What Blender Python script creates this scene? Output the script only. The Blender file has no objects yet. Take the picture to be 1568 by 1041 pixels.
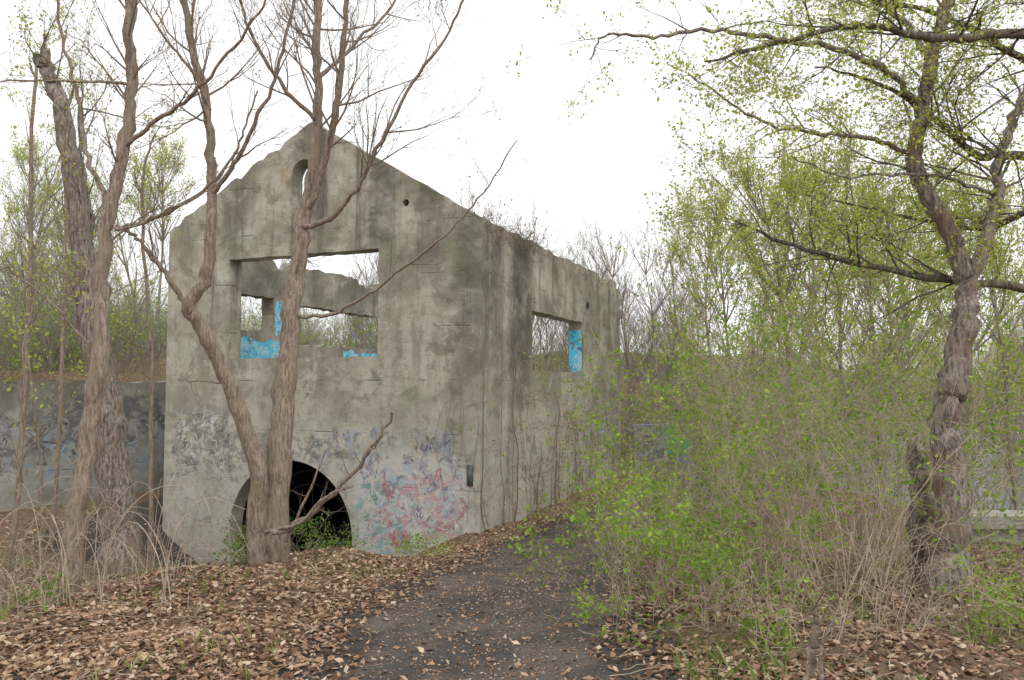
import bpy, math, random
import numpy as np
from mathutils import Matrix, Vector
R = random.Random(7)
NR = np.random.default_rng(7)
C = bpy.context.scene.collection
sc = bpy.context.scene
CAMZ = 2.2; F = 1220.0; PITCH = math.atan(70/1220)

def S(v, a, b):
    t = np.clip((v-a)/(b-a), 0, 1); return t*t*(3-2*t)

# ---------------------------------------------------------------- terrain function
PY = [-8, 0, 5.95, 10, 16.4, 21, 27, 34, 44]
PX = [-.7, -.5, -.3, -.05, 1.15, 3.3, 6.3, 10.5, 18]
PW = [1.35, 1.35, 1.35, 1.5, 1.45, 1.5, 1.4, 1.4, 1.4]
def path_x(y): return np.interp(y, PY, PX)
def path_w(y): return np.interp(y, PY, PW)
W1 = (np.array([-22, 12.]), np.array([-14.6, 19.])); W2 = (np.array([-14.6, 19.]), np.array([-6.1, 34.8]))
def sdl(x, y, a, b):
    d = (b-a)/np.linalg.norm(b-a); return (x-a[0])*(-d[1]) + (y-a[1])*d[0]
def h(x, y):
    x = np.asarray(x, float); y = np.asarray(y, float)
    z = -1.1*S(y, 5, 18.5)
    hol = S(y, 13.2, 17.6)*(1-S(y, 23, 28))*S(-x, 0.6, 4.3)*(1-S(-x, 7.6, 10.5))
    z = z - 1.5*hol
    pd = np.abs(x-path_x(y))/path_w(y)
    off = S(pd, 1.0, 2.2)
    z = z + off*(.10*np.sin(x*1.3+y*.7)*np.cos(y*1.1-x*.4) + .05*np.sin(x*3.1+1)*np.sin(y*2.7) + .05*np.sin(x*.6-y*.3))
    z = z + .16*S(pd, .9, 1.8)*(1-S(pd, 1.8, 4))*(1-S(y,12,16))
    z = z + .25*S(x, 3, 8)*(1-S(y, 12, 17))
    d = np.minimum(sdl(x, y, *W1), sdl(x, y, *W2))
    z = z + 3.2*S(d, .15, .45)*(1+.15*np.sin(x*.8))
    z = z + 1.6*S(d, 1.5, 12)
    z = z - 1.7*S(x, 10.5, 13)*S(y, 18, 22)*(1-S(y, 60, 75))
    r = np.hypot(x, y)
    z = z + 4.5*S(r, 90, 190)*(1+.25*np.sin(x*.03+1)+.1*np.sin(x*.11))
    return z

def W(px, py, d):
    cx = (px-784)/F; cy = (520.5-py)/F
    vy = math.cos(PITCH)-cy*math.sin(PITCH); vz = math.sin(PITCH)+cy*math.cos(PITCH)
    k = d/vy
    return (cx*k, d, CAMZ+vz*k)

# ---------------------------------------------------------------- node helpers
class NT:
    def __init__(s, name):
        s.m = bpy.data.materials.new(name); s.m.use_nodes = True
        s.t = s.m.node_tree; s.n = s.t.nodes; s.l = s.t.links
        s.b = s.n['Principled BSDF']; s.b.inputs['Roughness'].default_value = .9
        s.b.inputs['Specular IOR Level'].default_value = .2
    def lk(s, a, b): s.l.new(a, b)
    def coord(s, kind='Object'):
        return s.n.new('ShaderNodeTexCoord').outputs[kind]
    def mapping(s, v, scale=(1,1,1), loc=(0,0,0)):
        n = s.n.new('ShaderNodeMapping'); n.inputs['Scale'].default_value = scale; n.inputs['Location'].default_value = loc
        s.lk(v, n.inputs['Vector']); return n.outputs[0]
    def noise(s, v, scale, detail=6, rough=.6, dist=0, out='Fac'):
        n = s.n.new('ShaderNodeTexNoise'); n.inputs['Scale'].default_value = scale
        n.inputs['Detail'].default_value = detail; n.inputs['Roughness'].default_value = rough
        n.inputs['Distortion'].default_value = dist
        s.lk(v, n.inputs['Vector']); return n.outputs[out]
    def rng(s, v, a, b, c=0., d=1.):
        n = s.n.new('ShaderNodeMapRange'); n.interpolation_type = 'SMOOTHSTEP'
        s.lk(v, n.inputs[0])
        for i, x in enumerate((a, b, c, d)): n.inputs[i+1].default_value = x
        return n.outputs[0]
    def math(s, op, a, b=None, c=None):
        n = s.n.new('ShaderNodeMath'); n.operation = op
        for i, x in enumerate((a, b, c)):
            if x is None: continue
            if isinstance(x, (int, float)): n.inputs[i].default_value = x
            else: s.lk(x, n.inputs[i])
        return n.outputs[0]
    def mix(s, f, a, b, mode='MIX'):
        n = s.n.new('ShaderNodeMix'); n.data_type = 'RGBA'; n.blend_type = mode
        for inp, x in ((n.inputs[0], f), (n.inputs[6], a), (n.inputs[7], b)):
            if isinstance(x, (int, float)): inp.default_value = x
            elif isinstance(x, tuple): inp.default_value = (*x[:3], 1)
            else: s.lk(x, inp)
        return n.outputs[2]
    def ramp(s, v, stops):
        n = s.n.new('ShaderNodeValToRGB'); e = n.color_ramp.elements
        while len(e) < len(stops): e.new(.5)
        for el, (p, c) in zip(e, stops): el.position = p; el.color = (*c, 1)
        s.lk(v, n.inputs[0]); return n.outputs[0]
    def xyz(s, v):
        n = s.n.new('ShaderNodeSeparateXYZ'); s.lk(v, n.inputs[0]); return n.outputs
    def bump(s, hgt, st=.5, dist=.02):
        n = s.n.new('ShaderNodeBump'); n.inputs['Strength'].default_value = st; n.inputs['Distance'].default_value = dist
        s.lk(hgt, n.inputs['Height']); s.lk(n.outputs[0], s.b.inputs['Normal'])
    def out(s, c): s.lk(c, s.b.inputs['Base Color']); return s.m

def concrete(name, dark=0., patches=(), stains=(), lo=(.275,.25,.195), hi=(.49,.46,.38), streak=1.):
    t = NT(name); o = t.coord(); x, y, z = t.xyz(o)
    big = t.noise(o, .55, 8, .62, .6); mid = t.noise(o, 3.2, 8, .7); fine = t.noise(o, 28, 6, .7)
    c = t.mix(t.rng(big, .36, .62), lo, hi)
    c = t.mix(t.math('MULTIPLY', t.rng(z, 2.8, -.2, 0, .75), t.rng(mid, .35, .6, .4, 1)), c, (.56,.535,.47))
    bl = t.noise(t.mapping(o, (1,1,1.2), (11,4,2)), 1.3, 8, .7, .5)
    c = t.mix(t.rng(bl, .53, .62, 0, .6), c, (.21,.19,.145))
    c = t.mix(t.rng(bl, .45, .36, 0, .5), c, (.60,.57,.49))
    c = t.mix(t.rng(mid, .48, .66, 0, .6), c, (.21,.185,.14))
    st = t.noise(t.mapping(o, (1.3, 1.0, .14)), 1.3, 7, .72, .5)
    amt = t.rng(z, .8, 5.6, .08, .85*streak)
    c = t.mix(t.math('MULTIPLY', t.rng(st, .50, .66), amt), c, (.125,.11,.085))
    st2 = t.noise(t.mapping(o, (5.0, 1.0, .22), (3, 0, 1)), 1.5, 7, .72, .3)
    c = t.mix(t.math('MULTIPLY', t.rng(st2, .54, .70), t.rng(z, -1, 5, .08, .5*streak)), c, (.15,.13,.10))
    for (cx, w, z0, z1, k) in stains:
        m = t.math('ABSOLUTE', t.math('SUBTRACT', t.math('ADD', x, t.math('MULTIPLY', t.math('SUBTRACT', mid, .5), .9)), cx))
        m = t.rng(m, w*1.2, w*.3, 0, k)
        m = t.math('MULTIPLY', m, t.rng(z, z0, z1))
        m = t.math('MULTIPLY', m, t.rng(bl, .35, .6, .5, 1))
        c = t.mix(m, c, (.085,.075,.06))
    ru = t.noise(t.mapping(o, (1,1,1), (5,2,9)), 1.1, 7, .7)
    c = t.mix(t.rng(ru, .58, .72, 0, .4), c, (.38,.26,.13))
    mo = t.noise(t.mapping(o, (1,1,.7), (25,2,9)), .9, 7, .7)
    c = t.mix(t.rng(mo, .50, .68, 0, .45), c, (.24,.25,.15))
    zz = t.math('ADD', z, t.math('MULTIPLY', t.math('SUBTRACT', mid, .5), .09))
    fr = t.math('FRACT', t.math('MULTIPLY', t.math('ADD', zz, 8.3), 1/1.25))
    ln = t.rng(t.math('ABSOLUTE', t.math('SUBTRACT', fr, .5)), .018, .004)
    ln = t.math('MULTIPLY', ln, t.rng(t.noise(o, 1.3, 5), .48, .6))
    c = t.mix(t.math('MULTIPLY', ln, .6), c, (.10,.09,.07))
    c = t.mix(t.rng(fine, .53, .72, 0, .5), c, (.16,.14,.11))
    c = t.mix(t.rng(fine, .42, .28, 0, .35), c, (.66,.63,.55))
    for i, (x0, x1, z0, z1, col, sc_, thr, k) in enumerate(patches):
        s = .35
        m = t.math('MULTIPLY', t.rng(x, x0-s, x0+s), t.rng(x, x1+s, x1-s))
        m = t.math('MULTIPLY', m, t.math('MULTIPLY', t.rng(z, z0-s*.6, z0+s*.6), t.rng(z, z1+s*.6, z1-s*.6)))
        nn = t.noise(t.mapping(o, (1,1,1.3), (i*3.7, i*1.3, i*5.1)), sc_, 4, .65, 1.2)
        m = t.math('MULTIPLY', m, t.rng(nn, thr-.03, thr+.03, 0, k))
        m = t.math('MULTIPLY', m, t.rng(fine, .7, .45, .5, 1))
        c = t.mix(m, c, col)
    if dark: c = t.mix(dark, c, (.05,.05,.05))
    hg = t.math('ADD', t.math('ADD', t.math('MULTIPLY', fine, .6), mid), t.math('MULTIPLY', ln, -.5))
    t.bump(hg, .6, .035)
    return t.out(c)

def simple(name, c1, c2, scale=8, rough=.9, bump=.3, stretch=(1,1,1)):
    t = NT(name); o = t.coord()
    n = t.noise(t.mapping(o, stretch), scale, 7, .65)
    t.b.inputs['Roughness'].default_value = rough
    if bump: t.bump(n, bump, .03)
    return t.out(t.mix(t.rng(n, .3, .7), c1, c2))

def bark(name, c1, c2, c3):
    t = NT(name); o = t.coord()
    n = t.noise(t.mapping(o, (14, 14, 2.6)), 2.2, 9, .75, .15); g = t.noise(o, 2.1, 7, .7); f = t.noise(o, 45, 5, .7)
    c = t.mix(t.rng(n, .38, .62), c1, c2)
    c = t.mix(t.rng(g, .48, .62, 0, .75), c, c3)
    c = t.mix(t.rng(f, .52, .7, 0, .5), c, c1)
    t.bump(t.math('ADD', n, t.math('MULTIPLY', f, .6)), .8, .02)
    return t.out(c)

def leafmat(name, stops, trans=.35, rough=.6, clump=1.):
    t = NT(name)
    g = t.n.new('ShaderNodeNewGeometry')
    c = t.ramp(g.outputs['Random Per Island'], stops)
    nz = t.noise(t.coord(), 1.1, 4, .6)
    if clump: c = t.mix(t.rng(nz, .38, .6, .5*clump, 0), c, (.10,.13,.04))
    t.b.inputs['Roughness'].default_value = rough
    t.out(c)
    tr = t.n.new('ShaderNodeBsdfTranslucent'); t.lk(c, tr.inputs[0])
    mx = t.n.new('ShaderNodeMixShader'); mx.inputs[0].default_value = trans
    t.lk(t.b.outputs[0], mx.inputs[1]); t.lk(tr.outputs[0], mx.inputs[2])
    t.lk(mx.outputs[0], t.n['Material Output'].inputs[0])
    return t.m

# ---------------------------------------------------------------- mesh builder (all quads)
class MB:
    def __init__(s): s.V = []; s.Fc = []; s.M = []; s.nv = 0; s.paths = {}
    def add(s, v, f, m):
        s.V.append(v.astype(np.float32)); s.Fc.append(f.astype(np.int32)+s.nv); s.M.append(np.full(len(f), m, np.int32)); s.nv += len(v)
    def path(s, pts, rad, sides=3, mat=0):
        s.paths.setdefault((len(pts), sides, mat), []).append((pts, rad))
    def flush(s):
        for (K, n, mat), L in s.paths.items():
            P = np.array([a for a, b in L], float); Rr = np.array([b for a, b in L], float); M = len(L)
            T = np.gradient(P, axis=1); T /= np.linalg.norm(T, axis=2, keepdims=True)+1e-9
            mt = np.abs(T.mean(axis=1)); ax = np.argmin(mt, axis=1); ref = np.eye(3)[ax][:, None, :]
            A = np.cross(T, ref); A /= np.linalg.norm(A, axis=2, keepdims=True)+1e-9; B = np.cross(T, A)
            th = np.arange(n)*2*math.pi/n
            ring = A[:, :, None, :]*np.cos(th)[None, None, :, None] + B[:, :, None, :]*np.sin(th)[None, None, :, None]
            rr = Rr[:, :, None, None]*np.ones((1, 1, n, 1))
            if n >= 8:
                rr = rr*(1+NR.normal(0, .06, rr.shape)+.04*np.sin(3*th+1)[None, None, :, None])
            V = P[:, :, None, :]+ring*rr
            idx = np.arange(M*K*n).reshape(M, K, n); nx = np.roll(idx, -1, axis=2)
            Fq = np.stack([idx[:, :-1], nx[:, :-1], nx[:, 1:], idx[:, 1:]], axis=-1).reshape(-1, 4)
            s.add(V.reshape(-1, 3), Fq, mat)
        s.paths = {}
    def leaves(s, P, size, mat, flat=None, aspect=.55):
        P = np.asarray(P, float); n = len(P)
        if n == 0: return
        sz = NR.uniform(size[0], size[1], (n, 1))
        a = NR.normal(size=(n, 3))
        if flat is not None: a[:, 2] *= flat
        a /= np.linalg.norm(a, axis=1, keepdims=True)
        b = np.cross(a, NR.normal(size=(n, 3)) if flat is None else np.array([0, 0, 1.])+NR.normal(0, flat, (n, 3)))
        b /= np.linalg.norm(b, axis=1, keepdims=True)+1e-9
        c = np.cross(a, b)
        cr = NR.uniform(-.25, .35, (n, 1))
        v = np.stack([P-a*sz, P+b*sz*aspect+c*sz*cr, P+a*sz, P-b*sz*aspect+c*sz*cr*NR.uniform(.2, 1, (n, 1))], axis=1).reshape(-1, 3)
        s.add(v, np.arange(4*n).reshape(n, 4), mat)
    def mesh(s, name, mats):
        s.flush()
        V = np.concatenate(s.V); Fq = np.concatenate(s.Fc); M = np.concatenate(s.M)
        me = bpy.data.meshes.new(name)
        me.vertices.add(len(V)); me.vertices.foreach_set('co', V.ravel())
        me.loops.add(Fq.size); me.loops.foreach_set('vertex_index', Fq.ravel())
        me.polygons.add(len(Fq)); me.polygons.foreach_set('loop_start', np.arange(0, Fq.size, 4, dtype=np.int32))
        for m in mats: me.materials.append(m)
        me.polygons.foreach_set('material_index', M)
        me.polygons.foreach_set('use_smooth', np.ones(len(Fq), bool))
        me.update(calc_edges=True)
        return me
    def obj(s, name, mats, parent=None):
        o = bpy.data.objects.new(name, s.mesh(name, mats)); C.objects.link(o)
        if parent: o.parent = parent
        return o

def empty(name, loc=(0,0,0)):
    o = bpy.data.objects.new(name, None); C.objects.link(o); o.location = loc; return o
def nrm(a, b, c):
    l = math.sqrt(a*a+b*b+c*c)+1e-9; return a/l, b/l, c/l

def grow(mb, p, d, L, r, lev, P, tips, mat=0):
    K = 5 if lev > 0 else 4
    st = L/(K-1); pts = [p]; rad = [r]; dirs = [d]; rmin = P.get('rmin', .0022)
    w = P['wob']; up = P['up']
    g = R.gauss
    for i in range(K-1):
        d = nrm(d[0]+g(0, w), d[1]+g(0, w), d[2]+g(0, w)+up)
        p = (p[0]+d[0]*st, p[1]+d[1]*st, p[2]+d[2]*st)
        pts.append(p); dirs.append(d); rad.append(max(rmin*.7, r*(1-.68*(i+1)/(K-1))))
    mb.path(pts, rad, 3 if lev < 3 else 5, mat)
    if lev == 0:
        tips.append(p); tips.append(pts[-2]); return
    n = P['n'][min(lev, len(P['n'])-1)]
    for j in range(n):
        t = R.uniform(.2, 1)*(K-1) if j else (K-1)*.98
        i = min(K-2, int(t)); f = t-i
        q = tuple(pts[i][k]*(1-f)+pts[i+1][k]*f for k in range(3)); dd = dirs[i+1]
        sp = P['sp']
        nd = nrm(dd[0]+g(0, sp), dd[1]+g(0, sp), dd[2]+g(0, sp)*.8)
        grow(mb, q, nd, L*R.uniform(.42, .72), max(rmin, rad[i]*R.uniform(.45, .7)), lev-1, P, tips, mat)

def catmull(pts, sub=6):
    P = [np.array(p, float) for p in pts]; P = [2*P[0]-P[1]]+P+[2*P[-1]-P[-2]]; out = []
    for i in range(1, len(P)-2):
        for s in range(sub):
            t = s/sub
            out.append(.5*((2*P[i])+(P[i+1]-P[i-1])*t+(2*P[i-1]-5*P[i]+4*P[i+1]-P[i+2])*t*t+(3*P[i]-P[i-1]-3*P[i+1]+P[i+2])*t**3))
    out.append(P[-2]); return np.array(out)

def limb(mb, pp, r0, r1, nch=10, cl=1.2, lev=2, P=None, tips=None, t0=.3, sides=10, mat=0, flare=0, jit=.012, cr=.5, world=False, upb=0.):
    pts = catmull(pp if world else [W(*q) for q in pp]); n = len(pts)
    pts = pts+NR.normal(0, jit, pts.shape)
    t = np.linspace(0, 1, n); rad = r0*(1-t)+r1*t
    if flare: rad = rad*(1+flare*np.exp(-t*n/5)); pts[0][2] -= .35
    rad = rad*(1+.05*np.sin(t*n*.9+r0*50))
    mb.path([tuple(p) for p in pts], list(rad), sides, mat)
    for j in range(nch):
        tt = R.uniform(t0, .99); i = min(n-2, int(tt*(n-1)))
        d = pts[i+1]-pts[i]; d /= np.linalg.norm(d)+1e-9
        g = NR.normal(0, .6, 3); g[2] += upb; nd = nrm(*(d*.9+g))
        grow(mb, tuple(pts[i]), nd, cl*R.uniform(.5, 1.2)*(1-.4*tt), max(.004, min(rad[i]*cr, .010*cl+.003)), lev, P, tips, mat)
    return pts

# ---------------------------------------------------------------- materials
m_bark = bark('bark_pale_brown', (.17,.13,.10), (.42,.335,.27), (.27,.225,.16))
m_barkd = bark('bark_dark', (.06,.048,.042), (.22,.18,.145), (.15,.135,.09))
m_barkg = bark('bark_grey', (.10,.082,.07), (.40,.35,.30), (.24,.165,.12))
m_twigd = simple('hazed_distant_bark', (.20,.165,.145), (.34,.295,.26), 2, bump=0)  # bark of far trees, colour lightened to paint in atmospheric haze
m_tan = simple('dead_stem_tan', (.33,.26,.19), (.54,.45,.35), 5, bump=0)
m_vine = simple('vine_bark', (.16,.12,.085), (.30,.23,.17), 5, bump=0)
m_green = leafmat('young_leaf_green', [(0,(.17,.32,.03)),(.5,(.30,.48,.05)),(1,(.48,.60,.11))], .45)
m_yel = leafmat('bud_yellow_green', [(0,(.38,.45,.06)),(.5,(.54,.59,.10)),(1,(.66,.67,.18))], .45, clump=.5)
m_dkgreen = leafmat('undergrowth_green', [(0,(.07,.16,.02)),(.6,(.16,.28,.05)),(1,(.3,.4,.09))], .35)
m_lit = leafmat('leaf_litter', [(0,(.09,.05,.032)),(.3,(.20,.115,.07)),(.6,(.34,.21,.13)),(.85,(.48,.33,.22)),(1,(.62,.50,.38))], .12, .75, 0)
m_brn = leafmat('vine_dry_leaf', [(0,(.16,.10,.07)),(1,(.34,.23,.16))], .2, clump=0)
m_grassb = leafmat('grass_blade', [(0,(.14,.23,.04)),(.6,(.25,.36,.07)),(1,(.48,.42,.24))], .3)

# ---------------------------------------------------------------- ground
def axis(parts):
    out = []
    for a, b, st in parts: out += list(np.arange(a, b, st))
    return np.array(out+[parts[-1][1]])
xs = axis([(-320,-60,20),(-60,-25,2.5),(-25,14,.17),(14,30,.6),(30,60,3),(60,320,20)])
ys = axis([(-60,-8,4),(-8,30,.17),(30,40,.5),(40,80,2.5),(80,400,16)])
X, Y = np.meshgrid(xs, ys)
Z = h(X, Y)
fine_m = S(np.abs(X-path_x(Y))/path_w(Y), 1.05, 1.5)
Z = Z+NR.normal(0, .014, Z.shape)*fine_m
ny, nx = X.shape
idx = np.arange(nx*ny).reshape(ny, nx)
gb = MB(); gb.add(np.stack([X, Y, Z], -1).reshape(-1, 3), np.stack([idx[:-1,:-1], idx[:-1,1:], idx[1:,1:], idx[1:,:-1]], -1).reshape(-1, 4), 0)
t = NT('forest_floor'); o = t.coord()
n1 = t.noise(o, .7, 6, .6); n2 = t.noise(o, 9, 8, .75); n3 = t.noise(o, 38, 5, .7)
c = t.mix(t.rng(n2, .35, .65), (.10,.07,.048), (.27,.18,.12))
c = t.mix(t.rng(n3, .5, .7, 0, .7), c, (.38,.27,.18))
c = t.mix(t.rng(n1, .50, .66, 0, .6), c, (.14,.17,.06))
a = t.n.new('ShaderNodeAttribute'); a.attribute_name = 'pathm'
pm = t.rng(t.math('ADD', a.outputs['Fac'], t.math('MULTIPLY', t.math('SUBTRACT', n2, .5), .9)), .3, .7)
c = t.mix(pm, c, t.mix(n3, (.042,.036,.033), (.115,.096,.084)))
t.bump(t.math('ADD', n2, t.math('MULTIPLY', n3, .5)), .8, .05)
t.out(c)
ground = gb.obj('ground', [t.m])
pdv = np.abs(X-path_x(Y))/path_w(Y)
pmv = 1-S(pdv, .85, 1.5)
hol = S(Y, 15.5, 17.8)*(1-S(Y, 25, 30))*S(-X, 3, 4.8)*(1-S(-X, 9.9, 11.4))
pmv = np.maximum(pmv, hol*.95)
at = ground.data.attributes.new('pathm', 'FLOAT', 'POINT'); at.data.foreach_set('value', pmv.ravel().astype(np.float32))

# path
yy = np.arange(-8, 40, .2); rows = []
cols = 13
for i, y in enumerate(yy):
    cx = float(path_x(y)); w = float(path_w(y))
    wl = w*(.86+.10*math.sin(y*1.7)+.06*math.sin(y*4.1)+R.uniform(-.04,.04)); wr = w*(.9+.10*math.sin(y*1.3+2)+.06*math.sin(y*5+1)+R.uniform(-.04,.04))
    xr = np.linspace(cx-wl, cx+wr, cols)
    e = np.ones(cols); e[0] = e[-1] = -1.2
    rows.append(np.stack([xr, np.full(cols, y), h(xr, np.full(cols, y))+.010*e], -1))
Vp = np.concatenate(rows); ip = np.arange(len(Vp)).reshape(len(yy), cols)
pb = MB(); pb.add(Vp, np.stack([ip[:-1,:-1], ip[:-1,1:], ip[1:,1:], ip[1:,:-1]], -1).reshape(-1, 4), 0)
t = NT('cinder_path'); o = t.coord()
n1 = t.noise(o, 1.2, 6, .65, .5); n2 = t.noise(o, 22, 8, .75); n3 = t.noise(o, 85, 4, .7)
c = t.mix(t.rng(n1, .35, .65), (.066,.060,.058), (.145,.122,.107))
c = t.mix(t.rng(n2, .5, .68, 0, .6), c, (.04,.034,.031))
c = t.mix(t.rng(n3, .58, .7, 0, .8), c, (.26,.21,.175))
t.bump(t.math('ADD', n2, n3), .8, .02)
t.b.inputs['Roughness'].default_value = .7
t.out(c); pb.obj('dirt_path', [t.m])

# water
wb = MB(); wb.add(np.array([[11,18,-1.95],[75,18,-1.95],[75,78,-1.95],[11,78,-1.95]], float), np.array([[0,1,2,3]]), 0)
t = NT('river_water'); t.b.inputs['Roughness'].default_value = .2; t.b.inputs['Specular IOR Level'].default_value = .5
t.bump(t.noise(t.mapping(t.coord(), (1,3,1)), 3, 4), .4, .03); t.b.inputs['Base Color'].default_value = (.12,.13,.115,1)
wb.obj('river', [t.m])

# ---------------------------------------------------------------- walls
def wallmesh(name, origin, xdir, outline, holes, th, mat, parent=None, z0=0):
    cu = bpy.data.curves.new('tmp', 'CURVE'); cu.dimensions = '2D'; cu.fill_mode = 'BOTH'; cu.extrude = th/2
    for loop in [outline]+list(holes):
        sp = cu.splines.new('POLY'); sp.points.add(len(loop)-1)
        for p, q in zip(sp.points, loop): p.co = (q[0], q[1], 0, 1)
        sp.use_cyclic_u = True
    ob = bpy.data.objects.new('tmp', cu); C.objects.link(ob)
    dg = bpy.context.evaluated_depsgraph_get(); dg.update()
    me = bpy.data.meshes.new_from_object(ob.evaluated_get(dg)); bpy.data.objects.remove(ob)
    n = len(me.vertices); v = np.empty(n*3, np.float32); me.vertices.foreach_get('co', v); v = v.reshape(-1, 3)
    me.vertices.foreach_set('co', np.stack([v[:, 0], v[:, 2]+th/2, v[:, 1]], -1).ravel())
    import bmesh
    bm = bmesh.new(); bm.from_mesh(me); bmesh.ops.remove_doubles(bm, verts=bm.verts, dist=1e-4)
    bmesh.ops.recalc_face_normals(bm, faces=bm.faces); bm.to_mesh(me); bm.free()
    for p in me.polygons: p.use_smooth = False
    me.materials.clear(); me.materials.append(mat); me.name = name
    o = bpy.data.objects.new(name, me); C.objects.link(o)
    xd = Vector((xdir[0], xdir[1], 0)).normalized(); yd = Vector((0,0,1)).cross(xd)
    o.matrix_world = Matrix(((xd.x, yd.x, 0, origin[0]), (xd.y, yd.y, 0, origin[1]), (0, 0, 1, z0), (0,0,0,1)))
    if parent: o.parent = parent
    return o
def rect(x0, x1, z0, z1, j=.014):
    out = []
    for (a, b, c_, d_) in ((x0,z0,x1,z0),(x1,z0,x1,z1),(x1,z1,x0,z1),(x0,z1,x0,z0)):
        n = max(2, int(math.hypot(c_-a, d_-b)/.25))
        for k in range(n):
            f = k/n; out.append((a+(c_-a)*f+R.uniform(-j,j)*(k>0), b+(d_-b)*f+R.uniform(-j,j)*(k>0)))
    return out
def jag(a, b, n=20, j=.03, notches=()):
    out = []
    for k in range(n+1):
        f = k/n; dz = R.uniform(-j, j)
        for (f0, f1, dd) in notches:
            if f0 <= f <= f1: dz -= dd
        out.append((a[0]+(b[0]-a[0])*f, a[1]+(b[1]-a[1])*f+dz))
    return out
T = .48; WID = 9.3; LEN = 12.6; EAVE = 6.05; APEX = 8.85; EAVEL = 6.45
D1 = (.926, -.377); D2 = (.377, .926)
c0 = np.array([-.72, 18.])
ruin = empty('concrete_building_ruin', (0,0,0))
white = (.66,.66,.64); pink = (.50,.24,.27); blu = (.27,.38,.48); drk = (.11,.11,.115); teal = (.12,.34,.34)
m_front = concrete('weathered_concrete_front',
    patches=[(-3.2,-.25,-2.0,.6,white,1.2,.42,.5), (-3.0,-.4,-1.6,.4,(.32,.42,.54),2.6,.53,.6), (-2.8,-.5,-1.5,.2,pink,3.2,.53,.65), (-3.3,-1.8,-1.8,.0,teal,3,.55,.7),
             (-9.1,-6.8,-.1,1.6,drk,2.0,.50,.5),(-7.6,-3.5,.0,1.0,drk,2.4,.54,.5),(-8.9,-7.2,.2,1.5,white,2.6,.54,.6),(-4.5,-.5,.2,1.2,(.30,.36,.46),2.1,.55,.6),(-5.4,-2.6,1.9,2.7,drk,3,.56,.35),
             (-4.2,-3.4,2.9,4.2,(.12,.13,.15),2.5,.5,.5)],
    stains=[(-2.6,.5,3.6,6.0,.8),(-.25,.6,.8,4.8,.7),(-4.7,.7,5.2,7.2,.6),(-7.1,.5,4.6,6.2,.5),(-1.3,.45,3.8,6.0,.55)])
out = [(-WID, -3.6), (0, -3.6)] + jag((0, EAVE), (-WID/2, APEX), 26, .025, [(.35,.37,.06)]) + jag((-WID/2-.15, APEX-.05), (-WID, EAVEL), 26, .04, [(.16,.20,.10),(.44,.47,.10),(.9,1,.06)])
uc = -5.2; tn = [(uc+1.85*math.cos(a_), -1.5+1.85*math.sin(a_)) for a_ in np.linspace(-.72, math.pi+.72, 44)]
uo = -4.90; ow = .40; ov = [(uo-ow, 6.80), (uo+ow, 6.80)]+[(uo+ow*math.cos(a_), 7.48+ow*1.1*math.sin(a_)) for a_ in np.linspace(0, math.pi, 14)]
hole1 = [(-1.95+.09*math.cos(a_), 6.55+.09*math.sin(a_)) for a_ in np.linspace(0, 2*math.pi, 10)[:-1]]
front = wallmesh('front_gable_wall', c0, D1, out, [rect(-7.22, -2.69, 2.9, 5.5), tn, ov, hole1], T, m_front, ruin)
m_side = concrete('weathered_concrete_side', patches=[(8,12.3,-.6,1.4,drk,2.2,.52,.5),(5.5,9.5,.6,1.6,(.40,.28,.13),3,.55,.5),(9,12.3,-.3,1.2,blu,2.5,.56,.5)],
    stains=[(.9,.6,1.5,4.8,.65),(2.6,1.0,.6,4.0,.9),(5.2,.4,4,6,.5),(8.6,.7,2,5,.55)], lo=(.25,.225,.175), hi=(.46,.42,.345))
sw = [(T, -3.4), (LEN-T, -3.4)] + jag((LEN-T, EAVE-.05), (T, EAVE), 50, .04, [(.1,.2,.12),(.55,.6,.08)])
hole2 = [(8.45+.2*math.cos(a_), 4.75+.18*math.sin(a_)) for a_ in np.linspace(0, 2*math.pi, 12)[:-1]]
side = wallmesh('side_wall', c0, D2, sw, [rect(3.33, 7.9, 2.6, 4.2), hole2], T, m_side, ruin)
rl = c0+np.array([-D1[0], -D1[1]])*WID + np.array(D2)*LEN
m_int = concrete('interior_concrete', lo=(.22,.195,.16), hi=(.40,.365,.30), dark=.1,
    patches=[(.6,3.2,2.5,3.9,(.2,.3,.4),2,.5,.6)], stains=[(4,1,3.5,5.5,.6),(9,1,3.5,5.5,.6),(6.5,.6,3.5,5.5,.6)])
rev = lambda a_, b_: (LEN-b_, LEN-a_)
left = wallmesh('left_wall', rl, (-D2[0], -D2[1]), [(T, -3.4), (LEN-T, -3.4)]+jag((LEN-T, EAVE+.1), (T, EAVE+.05), 60, .07, [(.3,.36,.2),(.7,.8,.2)]),
    [rect(*rev(1.9, 3.8), 3.85, 4.95, .05), rect(*rev(4.7, 11.4), 3.55, 4.85, .05)], T, m_int, ruin)
rr_ = c0+np.array(D2)*LEN
wallmesh('rear_gable_wall', rr_, (-D1[0], -D1[1]), [(0, -3.4), (WID, -3.4)]+jag((WID, EAVE), (WID*.85, EAVE-.1), 8, .05)+jag((WID*.83, 3.2), (WID*.45, 3.0), 14, .12)+jag((WID*.43, EAVE-.5), (0, EAVE-.3), 12, .05),
    [rect(1.0, 3.6, 2.5, 5.0)], T, m_int, ruin)

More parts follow.
